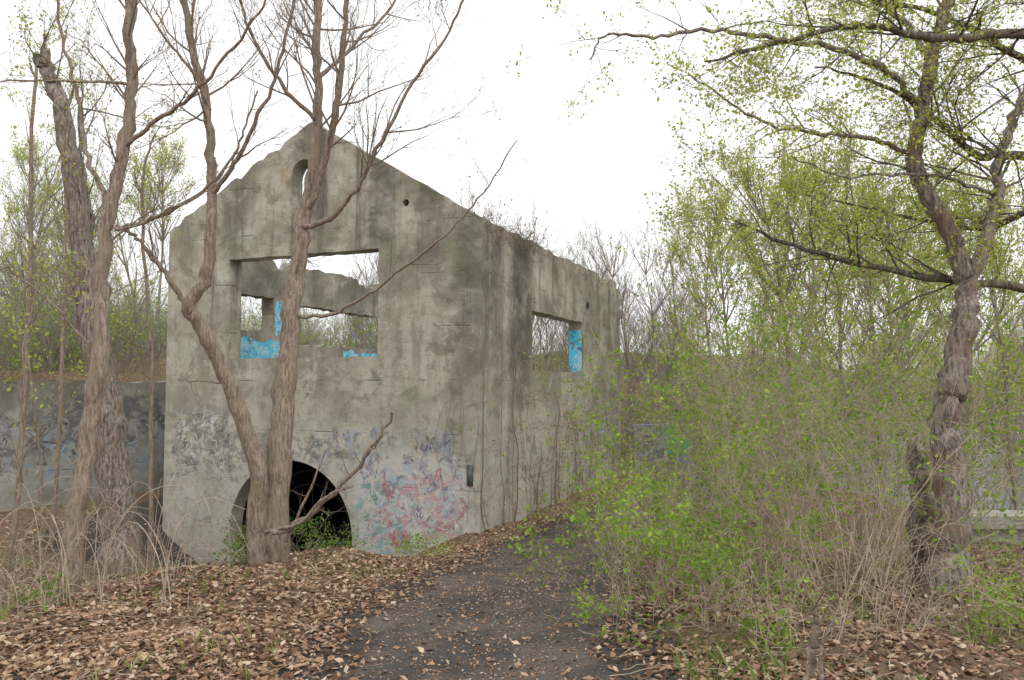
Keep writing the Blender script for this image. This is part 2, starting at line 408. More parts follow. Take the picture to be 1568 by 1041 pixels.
paints = {}
def pmat(col):
    if col not in paints:
        t = NT('spray_paint_%d' % len(paints)); o = t.coord(); n = t.noise(o, 6, 8, .8)
        t.out(t.mix(t.rng(n, .43, .62, .15, .9), col, (.45,.42,.355))); paints[col] = t.m
    return paints[col]
def scribble(wall, items, name):
    mb = MB(); mats = []
    base = .004
    for k, (x0, x1, z0, z1, n, col, w, cs) in enumerate(items):
        m = pmat(col)
        if m not in mats: mats.append(m)
        mi = mats.index(m)
        for g_ in range(n):
            cxx = R.uniform(x0, x1); czz = R.uniform(z0, z1); q = []
            k_ = R.choice([3, 4, 5, 6]); size = cs*R.uniform(.6, 1.3)
            for i in range(k_): q.append((cxx+R.uniform(-.5,.5)*size*.8+(i/k_-.5)*size*.4, 0, czz+R.uniform(-.6,.6)*size))
            P = catmull(q, 6)[:, [0, 2]]; Tn = np.gradient(P, axis=0); Tn /= np.linalg.norm(Tn, axis=1, keepdims=True)+1e-6
            Nn = np.stack([-Tn[:, 1], Tn[:, 0]], -1)*w*.5*NR.uniform(.7, 1.2)
            base += .00003
            a_ = P+Nn; b_ = P-Nn; n_ = len(P)
            V = np.zeros((2*n_, 3)); V[:n_, 0] = a_[:, 0]; V[:n_, 2] = a_[:, 1]; V[n_:, 0] = b_[:, 0]; V[n_:, 2] = b_[:, 1]; V[:, 1] = -base
            i_ = np.arange(n_-1); mb.add(V, np.stack([i_, i_+1, i_+1+n_, i_+n_], -1), mi)
    o = mb.obj(name, mats); o.matrix_world = wall.matrix_world; o.parent = ruin
    return o
cw = [(-2.5,-.9), (-2.3,-.2), (-1.5,-.75), (-1.2,.05), (-.75,-1.0), (-1.9,-1.35), (-2.8,.2)]   # separate tags on the lower wall
items = [(-3.0,-.35,-1.7,.5,34,(.64,.64,.62),.03,.22),(-3.0,-.4,-1.5,.7,36,(.22,.27,.40),.022,.2),(-3.2,-2.0,-1.8,-.2,10,(.10,.34,.30),.03,.2)]
for k, (tx, tz) in enumerate(cw):
    items.append((tx-.28, tx+.28, tz-.12, tz+.12, 9, [(.46,.16,.20),(.44,.11,.15),(.24,.15,.34),(.50,.24,.28)][k % 4], .03, .26))
    items.append((tx-.3, tx+.3, tz-.14, tz+.14, 5, [(.70,.70,.69),(.20,.24,.40)][k % 2], .024, .24))
items += [(-9.0,-7.1,.1,1.4,40,(.16,.16,.18),.024,.24),(-8.9,-7.2,-.1,1.1,18,(.62,.62,.61),.026,.22),(-7.3,-3.6,.25,1.0,36,(.20,.20,.23),.020,.19),(-4.6,-.4,.4,1.1,34,(.22,.25,.36),.022,.2),(-1.6,-.6,.7,1.0,10,(.10,.10,.12),.022,.2),
    (-5.9,-4.4,1.9,2.4,12,(.14,.14,.14),.022,.2),(-3.6,-2.8,3.2,4.2,8,(.12,.13,.2),.025,.2),(-.5,-.15,-1,.3,6,(.5,.2,.2),.02,.18)]
scribble(front, items, 'graffiti_front')
scribble(side, [(9.2,12,-.4,1.2,24,(.12,.12,.14),.045,.38),(8,11,.2,1.0,10,(.55,.55,.6),.04,.33),(5,8,.5,1.4,9,(.36,.2,.14),.03,.3)], 'graffiti_side')

t = NT('cyan_paint'); o = t.coord(); nz = t.noise(o, 3, 7, .75, .8)
cc = t.mix(t.rng(nz, .46, .58, 0, .8), (.10,.52,.74), (.46,.62,.68)); cc = t.mix(t.rng(t.noise(o, 5, 6, .7, 1), .54, .60, 0, .85), cc, (.06,.16,.28)); t.out(cc); m_cy = t.m
def blob(name, wall, x0, x1, z0, z1, yoff, j=.06):
    pts = rect(x0, x1, z0, z1, j)
    me = bpy.data.meshes.new(name); me.from_pydata([(a_, yoff, b_) for a_, b_ in pts], [], [list(range(len(pts)))]); me.materials.append(m_cy)
    o = bpy.data.objects.new(name, me); C.objects.link(o); o.matrix_world = wall.matrix_world; o.parent = ruin
yi = T+.004
blob('cyan_graffiti_band', left, *rev(1.0, 4.9), 2.6, 3.60, yi, .1)
blob('cyan_graffiti_pier', left, *rev(3.9, 4.6), 3.75, 4.85, yi, .04)
blob('cyan_graffiti_low', left, *rev(7.6, 10.2), 2.8, 3.42, yi, .1)
me = bpy.data.meshes.new('cyan_jamb'); me.from_pydata([(7.88, .03, 2.66), (7.88, T-.03, 2.64), (7.885, T-.02, 3.95), (7.88, .04, 3.98)], [], [[0,1,2,3]]); me.materials.append(m_cy)
ob = bpy.data.objects.new('cyan_jamb', me); C.objects.link(ob); ob.matrix_world = side.matrix_world; ob.parent = ruin

# floor slab + tunnel
m_dark = simple('shaded_tunnel_concrete', (.012,.011,.010), (.03,.027,.024), 3)  # near-black colour paints the tunnel's deep shade into the concrete
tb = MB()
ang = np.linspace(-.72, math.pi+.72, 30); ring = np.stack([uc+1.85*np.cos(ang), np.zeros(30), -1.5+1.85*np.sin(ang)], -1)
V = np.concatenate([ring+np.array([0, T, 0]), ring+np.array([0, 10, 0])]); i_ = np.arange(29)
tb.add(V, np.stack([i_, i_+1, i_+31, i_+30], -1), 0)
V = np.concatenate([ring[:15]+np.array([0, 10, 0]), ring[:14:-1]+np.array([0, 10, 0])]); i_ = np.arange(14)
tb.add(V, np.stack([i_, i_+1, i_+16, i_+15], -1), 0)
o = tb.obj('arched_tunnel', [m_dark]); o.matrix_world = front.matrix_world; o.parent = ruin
tb = MB(); V = np.array([[-WID+T, T+.003, .9], [-T, T+.003, .9], [-T, LEN-T, .9], [-WID+T, LEN-T, .9]])
tb.add(V, np.array([[0,1,2,3]]), 0); o = tb.obj('upper_floor_slab', [m_int]); o.matrix_world = front.matrix_world; o.parent = ruin
tb = MB()
for rr0 in (1.5, 1.15):
    a_ = np.linspace(-.6, math.pi+.6, 24)
    tb.path([(uc+rr0*math.cos(q), T+.5, -1.5+rr0*math.sin(q)) for q in a_], [.03]*24, 6)
for q in np.linspace(-.4, math.pi+.4, 9):
    tb.path([(uc+.3*math.cos(q), T+.5, -1.5+.3*math.sin(q)), (uc+1.85*math.cos(q), T+.5, -1.5+1.85*math.sin(q))], [.025, .025], 6)
o = tb.obj('iron_wheel_grate', [simple('rusty_iron', (.012,.010,.009), (.028,.022,.018), 6)]); o.matrix_world = front.matrix_world; o.parent = ruin
tb = MB()
x0,x1,z0,z1 = -.31,-.17,-.05,.42
tb.add(np.array([[x0,-.03,z0],[x1,-.03,z0],[x1,-.03,z1],[x0,-.03,z1],[x0,.0,z0],[x1,.0,z0],[x1,.0,z1],[x0,.0,z1]], float), np.array([[0,1,2,3],[0,4,5,1],[1,5,6,2],[2,6,7,3],[3,7,4,0]]), 0)
o = tb.obj('wall_vent', [simple('vent_metal', (.06,.075,.07), (.14,.17,.165), 9)]); o.matrix_world = front.matrix_world; o.parent = ruin

# retaining wall
rw = empty('retaining_wall')
m_ret = concrete('retaining_concrete', dark=.2, lo=(.17,.16,.14), hi=(.34,.325,.29), patches=[(0,19,.3,1.9,(.10,.10,.115),.9,.47,.7),(1,17,-.6,1.3,(.46,.50,.56),1.5,.53,.6),(2,14,-.4,.8,blu,2,.56,.6)])
for k, (a_, b_) in enumerate((W1, W2)):
    L = np.linalg.norm(b_-a_)
    w_ = wallmesh('wall_section_%d' % k, a_, (b_-a_), [(0, -2.8), (L, -2.8)]+jag((L, 2.3), (0, 2.35), 40, .05), [], .5, m_ret, rw)
    if k:
        g_ = scribble(w_, [(2,8,-.6,1.5,30,(.08,.08,.09),.06,.55),(2,8,-.4,1.0,22,(.42,.45,.50),.045,.45),(2,8,-.8,.6,10,(.2,.3,.42),.04,.4)], 'graffiti'); g_.parent = rw
lw = empty('low_concrete_wall')
m_low = concrete('mossy_concrete', lo=(.17,.17,.13), hi=(.31,.31,.255), dark=.1)
wallmesh('wall_body', (7.9, 14.2), (1, .02), [(0,-1.9),(9,-1.9)]+jag((9,-.34),(0,-.30),30,.02), [], .5, m_low, lw)
wallmesh('coping', (7.8, 14.08), (1, .02), [(0,-.30),(9.2,-.34),(9.2,-.12),(0,-.08)], [], .7, m_low, lw)
wallmesh('plinth', (7.85, 13.96), (1, .02), [(0,-1.9),(9.1,-1.9),(9.1,-.80),(0,-.76)], [], .235, m_low, lw)
gw = empty('graffiti_block_wall')
m_gw = concrete('graffiti_block_concrete', dark=.1, patches=[(0,3,-1,1,drk,2,.45,.8),(.2,3,-1,1,(.2,.25,.5),2,.54,.8),(1.3,2.3,-.4,.7,(.04,.45,.14),1.2,.36,1.)])
wallmesh('block', (4.6, 30.2), (1, .15), [(0,-1.8),(2.3,-1.8),(2.3,.15),(1.6,.2),(1.55,.75),(.0,.7)], [], .5, m_gw, gw)

# ---------------------------------------------------------------- hero trees
PT = dict(wob=.11, up=.07, sp=.42, n=[0,3,3,4,4])
mb = MB(); tips = []
limb(mb, [(418,915,12),(422,800,12),(428,690,12),(437,590,12.1),(447,480,12.2),(458,390,12.3),(468,320,12.4)], .20, .11, 8, .8, 2, PT, tips, .45, flare=.35)
limb(mb, [(468,322,12.4),(482,230,12.4),(488,150,12.5),(484,60,12.6),(490,-40,12.7),(500,-140,12.8)], .085, .045, 18, 1.7, 3, PT, tips, .2, upb=.3)
limb(mb, [(466,330,12.4),(494,260,12.2),(510,190,12.0),(525,100,11.8),(530,0,11.6),(540,-100,11.5)], .065, .03, 14, 1.5, 3, PT, tips, .3, upb=.3)
limb(mb, [(400,905,11.9),(393,800,11.8),(396,725,11.7),(372,645,11.6),(345,575,11.5),(308,500,11.3),(288,468,11.2),(315,425,11.2),(322,360,11.2),(324,270,11.2),(318,165,11.1),(295,80,11),(280,-20,11),(270,-100,11)], .145, .035, 16, 1.5, 3, PT, tips, .6, flare=.3, upb=.3)
limb(mb, [(322,300,11.2),(360,250,11),(385,200,10.8),(420,120,10.6),(445,30,10.4),(460,-60,10.4)], .035, .016, 9, 1.2, 3, PT, tips, .2, upb=.3)
limb(mb, [(288,468,11.2),(262,430,11.1),(235,395,11),(205,360,10.9),(178,348,10.9)], .045, .018, 5, .9, 2, PT, tips, .2, upb=.3)
limb(mb, [(178,350,10.9),(235,335,10.7),(300,300,10.5),(352,250,10.4),(372,200,10.3),(395,140,10.2)], .03, .010, 7, 1.0, 2, PT, tips, .2, upb=.3)
limb(mb, [(462,350,12.3),(505,335,12),(545,290,11.7),(585,215,11.4),(625,140,11.2),(680,60,11),(720,-20,10.8)], .045, .013, 14, 1.2, 3, PT, tips, .3, upb=.4)
limb(mb, [(450,485,12.2),(510,480,11.9),(565,448,11.6),(625,405,11.3),(690,350,11),(740,295,10.8),(790,215,10.6)], .032, .007, 10, .8, 2, PT, tips, .4, upb=.2)
limb(mb, [(482,180,12.4),(440,140,12.2),(400,80,12),(370,10,11.8),(350,-60,11.7)], .038, .012, 9, 1.2, 3, PT, tips, .2, upb=.3)
limb(mb, [(320,170,11.1),(300,120,10.9),(255,60,10.7),(215,0,10.6)], .03, .012, 6, 1.1, 3, PT, tips, .2, upb=.3)
limb(mb, [(486,120,12.5),(530,80,12.8),(590,20,13),(640,-50,13.2)], .038, .012, 9, 1.3, 3, PT, tips, .2, upb=.3)
limb(mb, [(345,587,11.5),(310,584,11.4),(274,582,11.3)], .02, .010, 1, .3, 1, PT, tips, .5, sides=6)
P_ = np.array(tips)[NR.random(len(tips)) < .2]
mb.leaves(P_+NR.normal(0, .03, P_.shape), (.012, .022), 1)
mb.obj('twin_stem_tree', [m_bark, m_brn])
mb = MB(); limb(mb, [(418,815,11.5),(470,790,11.3),(515,752,11.1),(560,700,10.9),(602,632,10.7)], .045, .018, 6, .5, 1, PT, [], .3, sides=8, jit=.02)
limb(mb, [(436,830,11.5),(470,760,11.4),(498,690,11.3)], .025, .010, 3, .4, 1, PT, [], .3, sides=6)
limb(mb, [(560,700,10.9),(575,680,10.7),(583,655,10.6)], .016, .006, 2, .3, 1, PT, [], .3, sides=6)
limb(mb, [(405,815,11.6),(460,800,11.2),(500,760,11.0),(540,745,10.9)], .03, .010, 4, .4, 1, PT, [], .3, sides=6)
mb.obj('fallen_branch', [m_bark])
mb = MB(); tips = []
limb(mb, [(102,965,8.9),(108,880,8.9),(122,760,8.95),(140,640,9),(152,530,9),(157,430,9.1),(168,320,9.1),(190,225,9.1),(202,130,9.1),(195,50,9),(205,-30,9),(215,-110,9)], .115, .045, 18, 1.2, 3, PT, tips, .5, flare=.3, upb=.2)
limb(mb, [(190,225,9.1),(240,185,8.9),(290,150,8.7),(340,95,8.5),(395,20,8.3),(430,-40,8.2)], .028, .009, 7, .9, 2, PT, tips, .3, upb=.3)
limb(mb, [(168,320,9.1),(135,240,9.2),(120,150,9.4),(95,60,9.5),(80,-40,9.6)], .033, .013, 7, 1, 3, PT, tips, .3, upb=.3)
limb(mb, [(198,128,9.1),(130,124,8.9),(60,122,8.7),(-10,128,8.5)], .018, .007, 5, .8, 2, PT, tips, .2, upb=.3)
limb(mb, [(166,345,9.1),(195,350,9),(250,325,8.9),(320,290,8.8),(365,230,8.7)], .016, .005, 4, .6, 2, PT, tips, .3, upb=.3)
limb(mb, [(150,550,9),(95,480,8.9),(40,430,8.8),(-20,400,8.6)], .015, .007, 5, .8, 2, PT, tips, .2, upb=.3)
P_ = np.array(tips)[NR.random(len(tips)) < .25]; mb.leaves(P_, (.012, .02), 1)
mb.obj('slender_tree', [m_bark, m_brn])
mb = MB(); tips = []
limb(mb, [(190,880,12.6),(184,790,12.6),(172,690,12.6),(160,590,12.6),(143,490,12.6),(130,400,12.6),(115,290,12.5),(97,190,12.4),(80,125,12.4),(62,82,12.3)], .27, .09, 16, 1.2, 2, PT, tips, .35, flare=.2, jit=.02, upb=.2, sides=14)
limb(mb, [(64,100,12.3),(72,85,12.3),(70,74,12.3)], .09, .04, 0, sides=8)
limb(mb, [(62,100,12.3),(55,92,12.3),(58,86,12.25)], .07, .03, 0, sides=8)
limb(mb, [(165,620,12.6),(125,520,12.7),(118,440,12.8),(140,350,12.9),(125,250,13),(120,150,13)], .07, .025, 10, 1.2, 3, PT, tips, .3, upb=.3)
P_ = np.repeat(np.array(tips), 2, axis=0); P_ = P_[NR.random(len(P_)) < .4]; mb.leaves(P_+NR.normal(0,.03,P_.shape), (.015, .03), 1)
mb.obj('broken_top_tree', [m_barkg, m_yel])
for bx, d, top, lean, r in ((20,14,150,30,.05),(62,11,520,-20,.02),(232,14.5,300,-15,.045),(8,9.5,560,25,.015),(80,17,200,20,.05)):
    mb = MB(); tips = []
    gx, gy, _ = W(bx, 800, d); z0 = float(h(gx, gy)); tp = W(bx+lean, top, d)
    pts = [(gx, gy, z0-.1), ((gx+tp[0])/2+.1, gy, (z0+tp[2])/2), tp, (tp[0]+.15, gy+.1, tp[2]+1.2)]
    limb(mb, pts, r, r*.4, 14, 1.1, 3 if r > .03 else 2, PT, tips, .3, sides=8, world=True, upb=.3)
    P_ = np.repeat(np.array(tips), 2, axis=0); P_ = P_[NR.random(len(P_)) < .5]; mb.leaves(P_+NR.normal(0,.04,P_.shape), (.02, .035), 1)
    mb.obj('sapling_tree', [m_bark, m_yel])

# right tree
PR = dict(wob=.15, up=.02, sp=.5, n=[0,3,3,4,4])
mb = MB(); tips = []
limb(mb, [(1442,930,9.2),(1452,850,9.2),(1456,760,9.2),(1448,660,9.2),(1458,590,9.2),(1474,510,9.2),(1482,440,9.2),(1472,398,9.2)], .21, .105, 6, .7, 2, PR, tips, .6, flare=.35, jit=.02, sides=14)
limb(mb, [(1476,420,9.2),(1450,350,9.15),(1415,290,9.1),(1398,240,9.1),(1412,170,9.1),(1424,100,9.1),(1442,30,9.1),(1462,-60,9.1),(1480,-140,9)], .105, .06, 14, 1.5, 3, PR, tips, .3)
limb(mb, [(1482,430,9.2),(1508,370,9.3),(1528,300,9.4),(1526,255,9.5),(1550,190,9.6),(1580,110,9.7),(1600,20,9.8)], .08, .04, 12, 1.4, 3, PR, tips, .3)
limb(mb, [(1412,170,9.1),(1360,110,8.9),(1280,75,8.7),(1190,60,8.5),(1090,45,8.3),(1000,55,8.1),(930,50,8),(905,88,7.9)], .04, .007, 15, .8, 2, PR, tips, .15)
limb(mb, [(1400,240,9.1),(1340,215,9),(1260,205,8.9),(1180,190,8.8),(1110,150,8.7),(1060,120,8.6)], .03, .007, 15, 1.0, 2, PR, tips, .15)
limb(mb, [(1424,90,9.1),(1380,30,9.1),(1300,-20,9.1)], .045, .02, 8, 1.3, 3, PR, tips, .15)
limb(mb, [(1528,300,9.4),(1460,275,9.1),(1380,265,8.9),(1290,270,8.7),(1210,240,8.6)], .025, .007, 12, 1.0, 2, PR, tips, .15)
P_ = np.repeat(np.array(tips), 4, axis=0); P_ = P_[NR.random(len(P_)) < .6]
mb.leaves(P_+NR.normal(0, .045, P_.shape), (.012, .028), 1)
mb.obj('crooked_tree', [m_barkg, m_yel])
mb = MB(); limb(mb, [(1412,895,9.6),(1408,820,9.6),(1410,750,9.6),(1402,700,9.6)], .12, .09, 4, .5, 1, PR, [], .5, flare=.3, jit=.02)
limb(mb, [(1402,702,9.6),(1396,688,9.6),(1404,680,9.6)], .08, .02, 0, sides=8)
mb.obj('dead_stump', [m_barkg])
mb = MB(); tips = []
gx, gy = 9.2, 10.0
limb(mb, [(gx,gy,float(h(gx,gy))),(gx-.1,gy,2.5),(gx+.1,gy,5),(gx,gy,8),(gx,gy,10)], .28, .15, 8, 2, 3, PR, tips, .5, flare=.3, world=True)
for q in ([(1990,420,10),(1700,300,9.8),(1568,240,9.6),(1490,235,9.4),(1430,180,9.2),(1350,130,9),(1250,100,8.8)],
          [(1990,500,10),(1700,470,9.8),(1568,440,9.6),(1420,425,9.4),(1300,400,9.2),(1200,370,9),(1110,330,8.8)],
          [(1990,330,10),(1720,170,9.8),(1600,110,9.6),(1500,50,9.4),(1400,10,9.2),(1300,-10,9)],
          [(1990,420,10),(1760,340,10.2),(1600,320,10.4),(1500,350,10.6),(1380,330,10.8),(1250,300,11)],
          [(1990,240,10),(1720,80,9.0),(1568,50,8.5),(1450,60,8),(1320,40,7.8),(1180,70,7.6),(1080,95,7.4)]):
    limb(mb, q, .075, .010, 23, 1.2, 3, PR, tips, .35, cr=.4)
P_ = np.repeat(np.array(tips), 4, axis=0); P_ = P_[NR.random(len(P_)) < .55]
mb.leaves(P_+NR.normal(0, .06, P_.shape), (.013, .03), 1)
mb.obj('spreading_tree', [m_barkd, m_yel])

# ---------------------------------------------------------------- shrubs
def shrub(name, x, y, H, rad, stems, leaf, lsz, lmat, smat, lev=2, spread=.5, P=None):
    P = P or dict(wob=.2, up=.02, sp=.6, n=[0,3,4,4], rmin=.002)
    mb = MB(); tips = []
    for i in range(stems):
        a_ = R.uniform(0, 6.28); rr0 = rad*math.sqrt(R.random())*.45
        px, py = x+rr0*math.cos(a_), y+rr0*math.sin(a_)
        k = R.uniform(.1, spread)
        d = nrm(math.cos(a_)*k+R.gauss(0,.1), math.sin(a_)*k+R.gauss(0,.1), 1)
        grow(mb, (px, py, float(h(px, py))-.05), d, H*R.uniform(.5, 1.0), R.uniform(.005, .011)*math.sqrt(H/2), lev, P, tips)
    if leaf:
        P_ = np.repeat(np.array(tips), 6, axis=0)
        ph = R.uniform(0, 9); cl = .5+.5*np.sin(P_[:,0]*3.1+ph)*np.sin(P_[:,2]*3.7+ph*2)+.35*np.sin(P_[:,1]*3+P_[:,2]*6.1+ph)
        P_ = P_[NR.random(len(P_)) < leaf*np.clip(cl*1.5-.15, .06, 1.3)]
        mb.leaves(P_+NR.normal(0, .05, P_.shape), lsz, 1)
    return mb.obj(name, [smat, lmat])
def at_(px, d): return (px-784)/F*d
LS = (.016, .038)
for px, d, H, rad, st, lf in ((960,8.2,1.0,.8,20,.9),(1040,8.6,1.3,.9,22,.9),(1120,9.5,1.6,.9,22,.8),(1010,10.5,1.5,.9,18,.8)):
    shrub('leafy_bush', at_(px,d), d, H, rad, st, lf, LS, m_green, m_tan, 2, .9)
PS = dict(wob=.22, up=.0, sp=.6, n=[0,2,3,3], rmin=.002)
for px, d, H, rad, st, lf in ((1180,9.5,2.3,1.2,22,.45),(1270,8.8,2.4,1.2,28,.18),(1350,9.8,2.4,1.1,24,.35),(1080,13,2.8,1.4,22,.9),(1200,13.5,3.4,1.5,26,.7),(1330,13,3.7,1.5,28,.85),(1430,12,2.5,1.3,18,.7),(1010,17,2.8,1.3,20,.9),(1130,18,3.8,1.6,24,.8),(1290,19,4.2,1.6,24,.8)):
    shrub('honeysuckle_shrub', at_(px,d), d, H, rad, st, lf, LS if d < 12 else (.024,.046), m_green, m_tan, 3, .5, PS)
for px, d, H, rad, st, lf in ((1540,8,.6,.7,16,.7),(1470,7.3,.5,.6,14,.6),(1180,6.6,.5,.5,10,.6),(1090,7.3,.7,.5,12,.7),(470,13,.45,.4,8,.8),(520,14.2,.5,.4,8,.7),(380,12.2,.5,.4,10,.7),(60,8.5,.4,.4,8,.5),(1000,22,1.0,.9,14,.6),(900,19,.7,.8,12,.4),(640,13.5,.35,.6,10,.5)):
    shrub('green_weed_clump', at_(px,d), d, H, rad, st, lf, (.014,.03), m_green if px > 600 else m_dkgreen, m_tan, 2, .8)
for px, d, H, rad, st in ((30,8.2,1.0,1.0,12),(110,9,.8,1.1,14),(210,9.5,.8,1.0,14),(300,10.5,.7,1,12),(10,11,1.3,1.4,14),(1230,6.3,.8,.8,18),(1330,7,1.0,.9,20),(1450,7.6,.8,.8,16),(1150,7.5,.9,.8,16),(820,20,.7,1.2,18),(900,22.5,.8,1.2,18),(790,18.6,.5,.8,14)):
    shrub('dry_bramble', at_(px,d), d, H, rad, st, 0, LS, m_green, m_tan, 1 if H < 1 else 2, 1.0, dict(wob=.3, up=-.06, sp=.6, n=[0,2,3,3], rmin=.0025))
mb = MB()
for i in range(60):
    px = R.uniform(-20, 330); d = R.uniform(7.8, 11.5); x = at_(px, d); z = float(h(x, d)); k = R.uniform(.3, 1.4)
    a_ = R.uniform(0, 6.28); dx = math.cos(a_)*k*.7; dy = math.sin(a_)*k*.5
    pts = catmull([(x,d,z),(x+dx*.2,d+dy*.2,z+k*.6),(x+dx*.7,d+dy*.6,z+k*.95),(x+dx*1.4,d+dy*1.3,z+k*R.uniform(.3,1.0))], 4)
    mb.path([tuple(p) for p in pts], list(np.linspace(R.uniform(.003,.009), .002, len(pts))), 4)
mb.obj('bramble_canes', [m_tan])
mb = MB(); limb(mb, [(1236,1050,5.6),(1242,1000,5.6),(1248,960,5.6),(1250,925,5.6)], .035, .018, 7, .5, 1, PR, [], .3, sides=10, jit=.015)
limb(mb, [(1252,1050,5.55),(1262,1000,5.5),(1268,950,5.5)], .02, .008, 4, .4, 1, PR, [], .3, sides=8)
mb.obj('dead_sapling', [m_bark])
mb = MB(); limb(mb, [(3.6,17.5,-.85),(4.2,17.3,-.75),(4.9,17.4,-.8),(5.5,17.1,-.6)], .16, .1, 4, .4, 1, PR, [], .2, world=True, sides=9)
mb.obj('fallen_log', [m_barkd])

# vines on the building
mb = MB(); tips = []
def onside(v, z, off=.04):
    return (c0[0]+D2[0]*v+.926*off, c0[1]+D2[1]*v-.377*off, z)
def onfront(u, z, off=.04):
    return (c0[0]-D1[0]*u-D2[0]*off, c0[1]-D1[1]*u-D2[1]*off, z)
PV = dict(wob=.3, up=-.02, sp=.7, n=[0,3,3,3], rmin=.0025)
for i in range(42):
    v = R.choice([R.uniform(.1, 3.3), R.uniform(8, 12.4), R.uniform(3.3, 8)]); top = R.uniform(1.2, 6.1) if not (3.2 < v < 8) else R.uniform(.6, 2.5)
    z = -1.2; q = []
    while z < top:
        q.append(onside(v, z, R.uniform(.02,.1))); z += R.uniform(.5, .8); v = min(12.5, max(.02, v+R.gauss(0, .26)))
    if len(q) < 3: continue
    pts = catmull(q, 4); r = R.choice([R.uniform(.004, .009)]*4+[R.uniform(.012,.018)])
    mb.path([tuple(p) for p in pts], list(np.linspace(r, r*.4, len(pts))), 4)
    for j in range(7):
        k = R.randrange(2, len(pts)); grow(mb, tuple(pts[k]), nrm(R.uniform(.2,1), R.uniform(-1,.6), R.gauss(0,.6)), R.uniform(.2,.7), .004, 1, PV, tips)
for i in range(110):
    v = R.uniform(.0, 3.6) if i < 80 else R.uniform(3.6, 12); p = onside(v, EAVE+R.uniform(-.3,.05), -.1)
    grow(mb, p, nrm(R.gauss(.3,.6), R.gauss(-.2,.6), R.gauss(.1,.5)), R.uniform(.3,.8), .006, 2, PV, tips)
for i in range(8):
    u = R.uniform(0, 1.2); z = R.uniform(-1, 1); q = []
    top = R.uniform(2.5, 5.5)
    while z < top: q.append(onfront(u, z)); z += R.uniform(.5,.8); u = max(.02, u+R.gauss(0,.15))
    if len(q) < 3: continue
    pts = catmull(q, 4); mb.path([tuple(p) for p in pts], list(np.linspace(.006, .002, len(pts))), 3)
P_ = np.array(tips)[NR.random(len(tips)) < .3]; mb.leaves(P_, (.02, .04), 1)
mb.obj('wall_vines', [m_vine, m_brn])
mb = MB(); tips = []
for k, (a_, b_) in enumerate((W1, W2)):
    for i in range(170):
        f = R.random(); p = a_+(b_-a_)*f; d = (b_-a_)/np.linalg.norm(b_-a_)
        off = R.uniform(-.05, 3.0)
        x, y = p[0]-d[1]*off, p[1]+d[0]*off
        grow(mb, (x, y, 2.25), nrm(d[1]*R.uniform(-.3,.9), -d[0]*R.uniform(-.3,.9), R.uniform(-.1, 1)), R.uniform(.4, 1.4), .008, 2, dict(wob=.3, up=-.02, sp=.6, n=[0,3,4], rmin=.003), tips)
P_ = np.repeat(np.array(tips), 3, axis=0); P_ = P_[NR.random(len(P_)) < .45*np.clip(.6+np.sin(P_[:,0]*1.7)*.7, .1, 1.2)]; mb.leaves(P_+NR.normal(0,.06,P_.shape), (.025, .05), 1)
mb.obj('hanging_brush', [m_vine, m_green])

# ---------------------------------------------------------------- distant woodland (instanced)
def proto_tree(nm, H, leaf, mats, lsz=(.05,.09), nb=20):
    mb = MB(); tips = []
    P = dict(wob=.08, up=.10, sp=.36, n=[0,3,3,4,5], rmin=.008)
    pts = catmull([(0,0,-.5),(R.gauss(0,.2),R.gauss(0,.2),H*.3),(R.gauss(0,.4),R.gauss(0,.4),H*.6),(R.gauss(0,.5),R.gauss(0,.5),H)], 5)
    mb.path([tuple(p) for p in pts], list(np.linspace(H*.010, .015, len(pts))), 6); n = len(pts)
    for j in range(nb):
        tt = R.uniform(.2, 1); i = min(n-2, int(tt*(n-1))); a_ = R.uniform(0, 6.28)
        grow(mb, tuple(pts[i]), nrm(math.cos(a_)*.7, math.sin(a_)*.7, .9), H*R.uniform(.2,.34)*(1.15-.6*tt), H*.0035, 3, P, tips)
    if leaf:
        P_ = np.repeat(np.array(tips), 4, axis=0); P_ = P_[NR.random(len(P_)) < leaf]
        mb.leaves(P_+NR.normal(0,.12,P_.shape), lsz, 1)
    return mb.mesh(nm, mats)
def proto_shrub(nm, H, leaf, mats):
    mb = MB(); tips = []
    P = dict(wob=.18, up=.03, sp=.5, n=[0,3,3,4], rmin=.005)
    for i in range(22):
        a_ = R.uniform(0, 6.28); k = R.uniform(.1,.7)
        grow(mb, (math.cos(a_)*k, math.sin(a_)*k, -.2), nrm(math.cos(a_)*k, math.sin(a_)*k, 1), H*R.uniform(.5,.9), .02, 2, P, tips)
    P_ = np.repeat(np.array(tips), 3, axis=0); P_ = P_[NR.random(len(P_)) < leaf]; mb.leaves(P_+NR.normal(0,.08,P_.shape), (.035,.065), 1)
    return mb.mesh(nm, mats)
bare = [proto_tree('bare_%d' % i, 11, .01, [m_twigd, m_yel], nb=22) for i in range(4)]
bud = [proto_tree('budding_%d' % i, 10, .85, [m_twigd, m_yel], (.03,.065)) for i in range(3)]
shr = [proto_shrub('shrub_%d' % i, 3, l_, [m_twigd, m_green if i % 2 else m_yel]) for i, l_ in enumerate((.06,.5,.25,.8))]
woods = empty('distant_trees'); und = empty('distant_undergrowth')
def inst(me, x, y, s, par, nm):
    o = bpy.data.objects.new(nm, me); C.objects.link(o); o.location = (x, y, float(h(x, y))-.1); o.rotation_euler = (R.gauss(0,.04), R.gauss(0,.04), R.uniform(0, 6.28)); o.scale = (s*R.uniform(.85,1.1),)*2+(s,); o.parent = par
def inside(x, y, m=1.5):
    u = -((x-c0[0])*D1[0]+(y-c0[1])*D1[1]); v = (x-c0[0])*D2[0]+(y-c0[1])*D2[1]
    return -m < u < WID+m and -m < v < LEN+m
cnt = 0
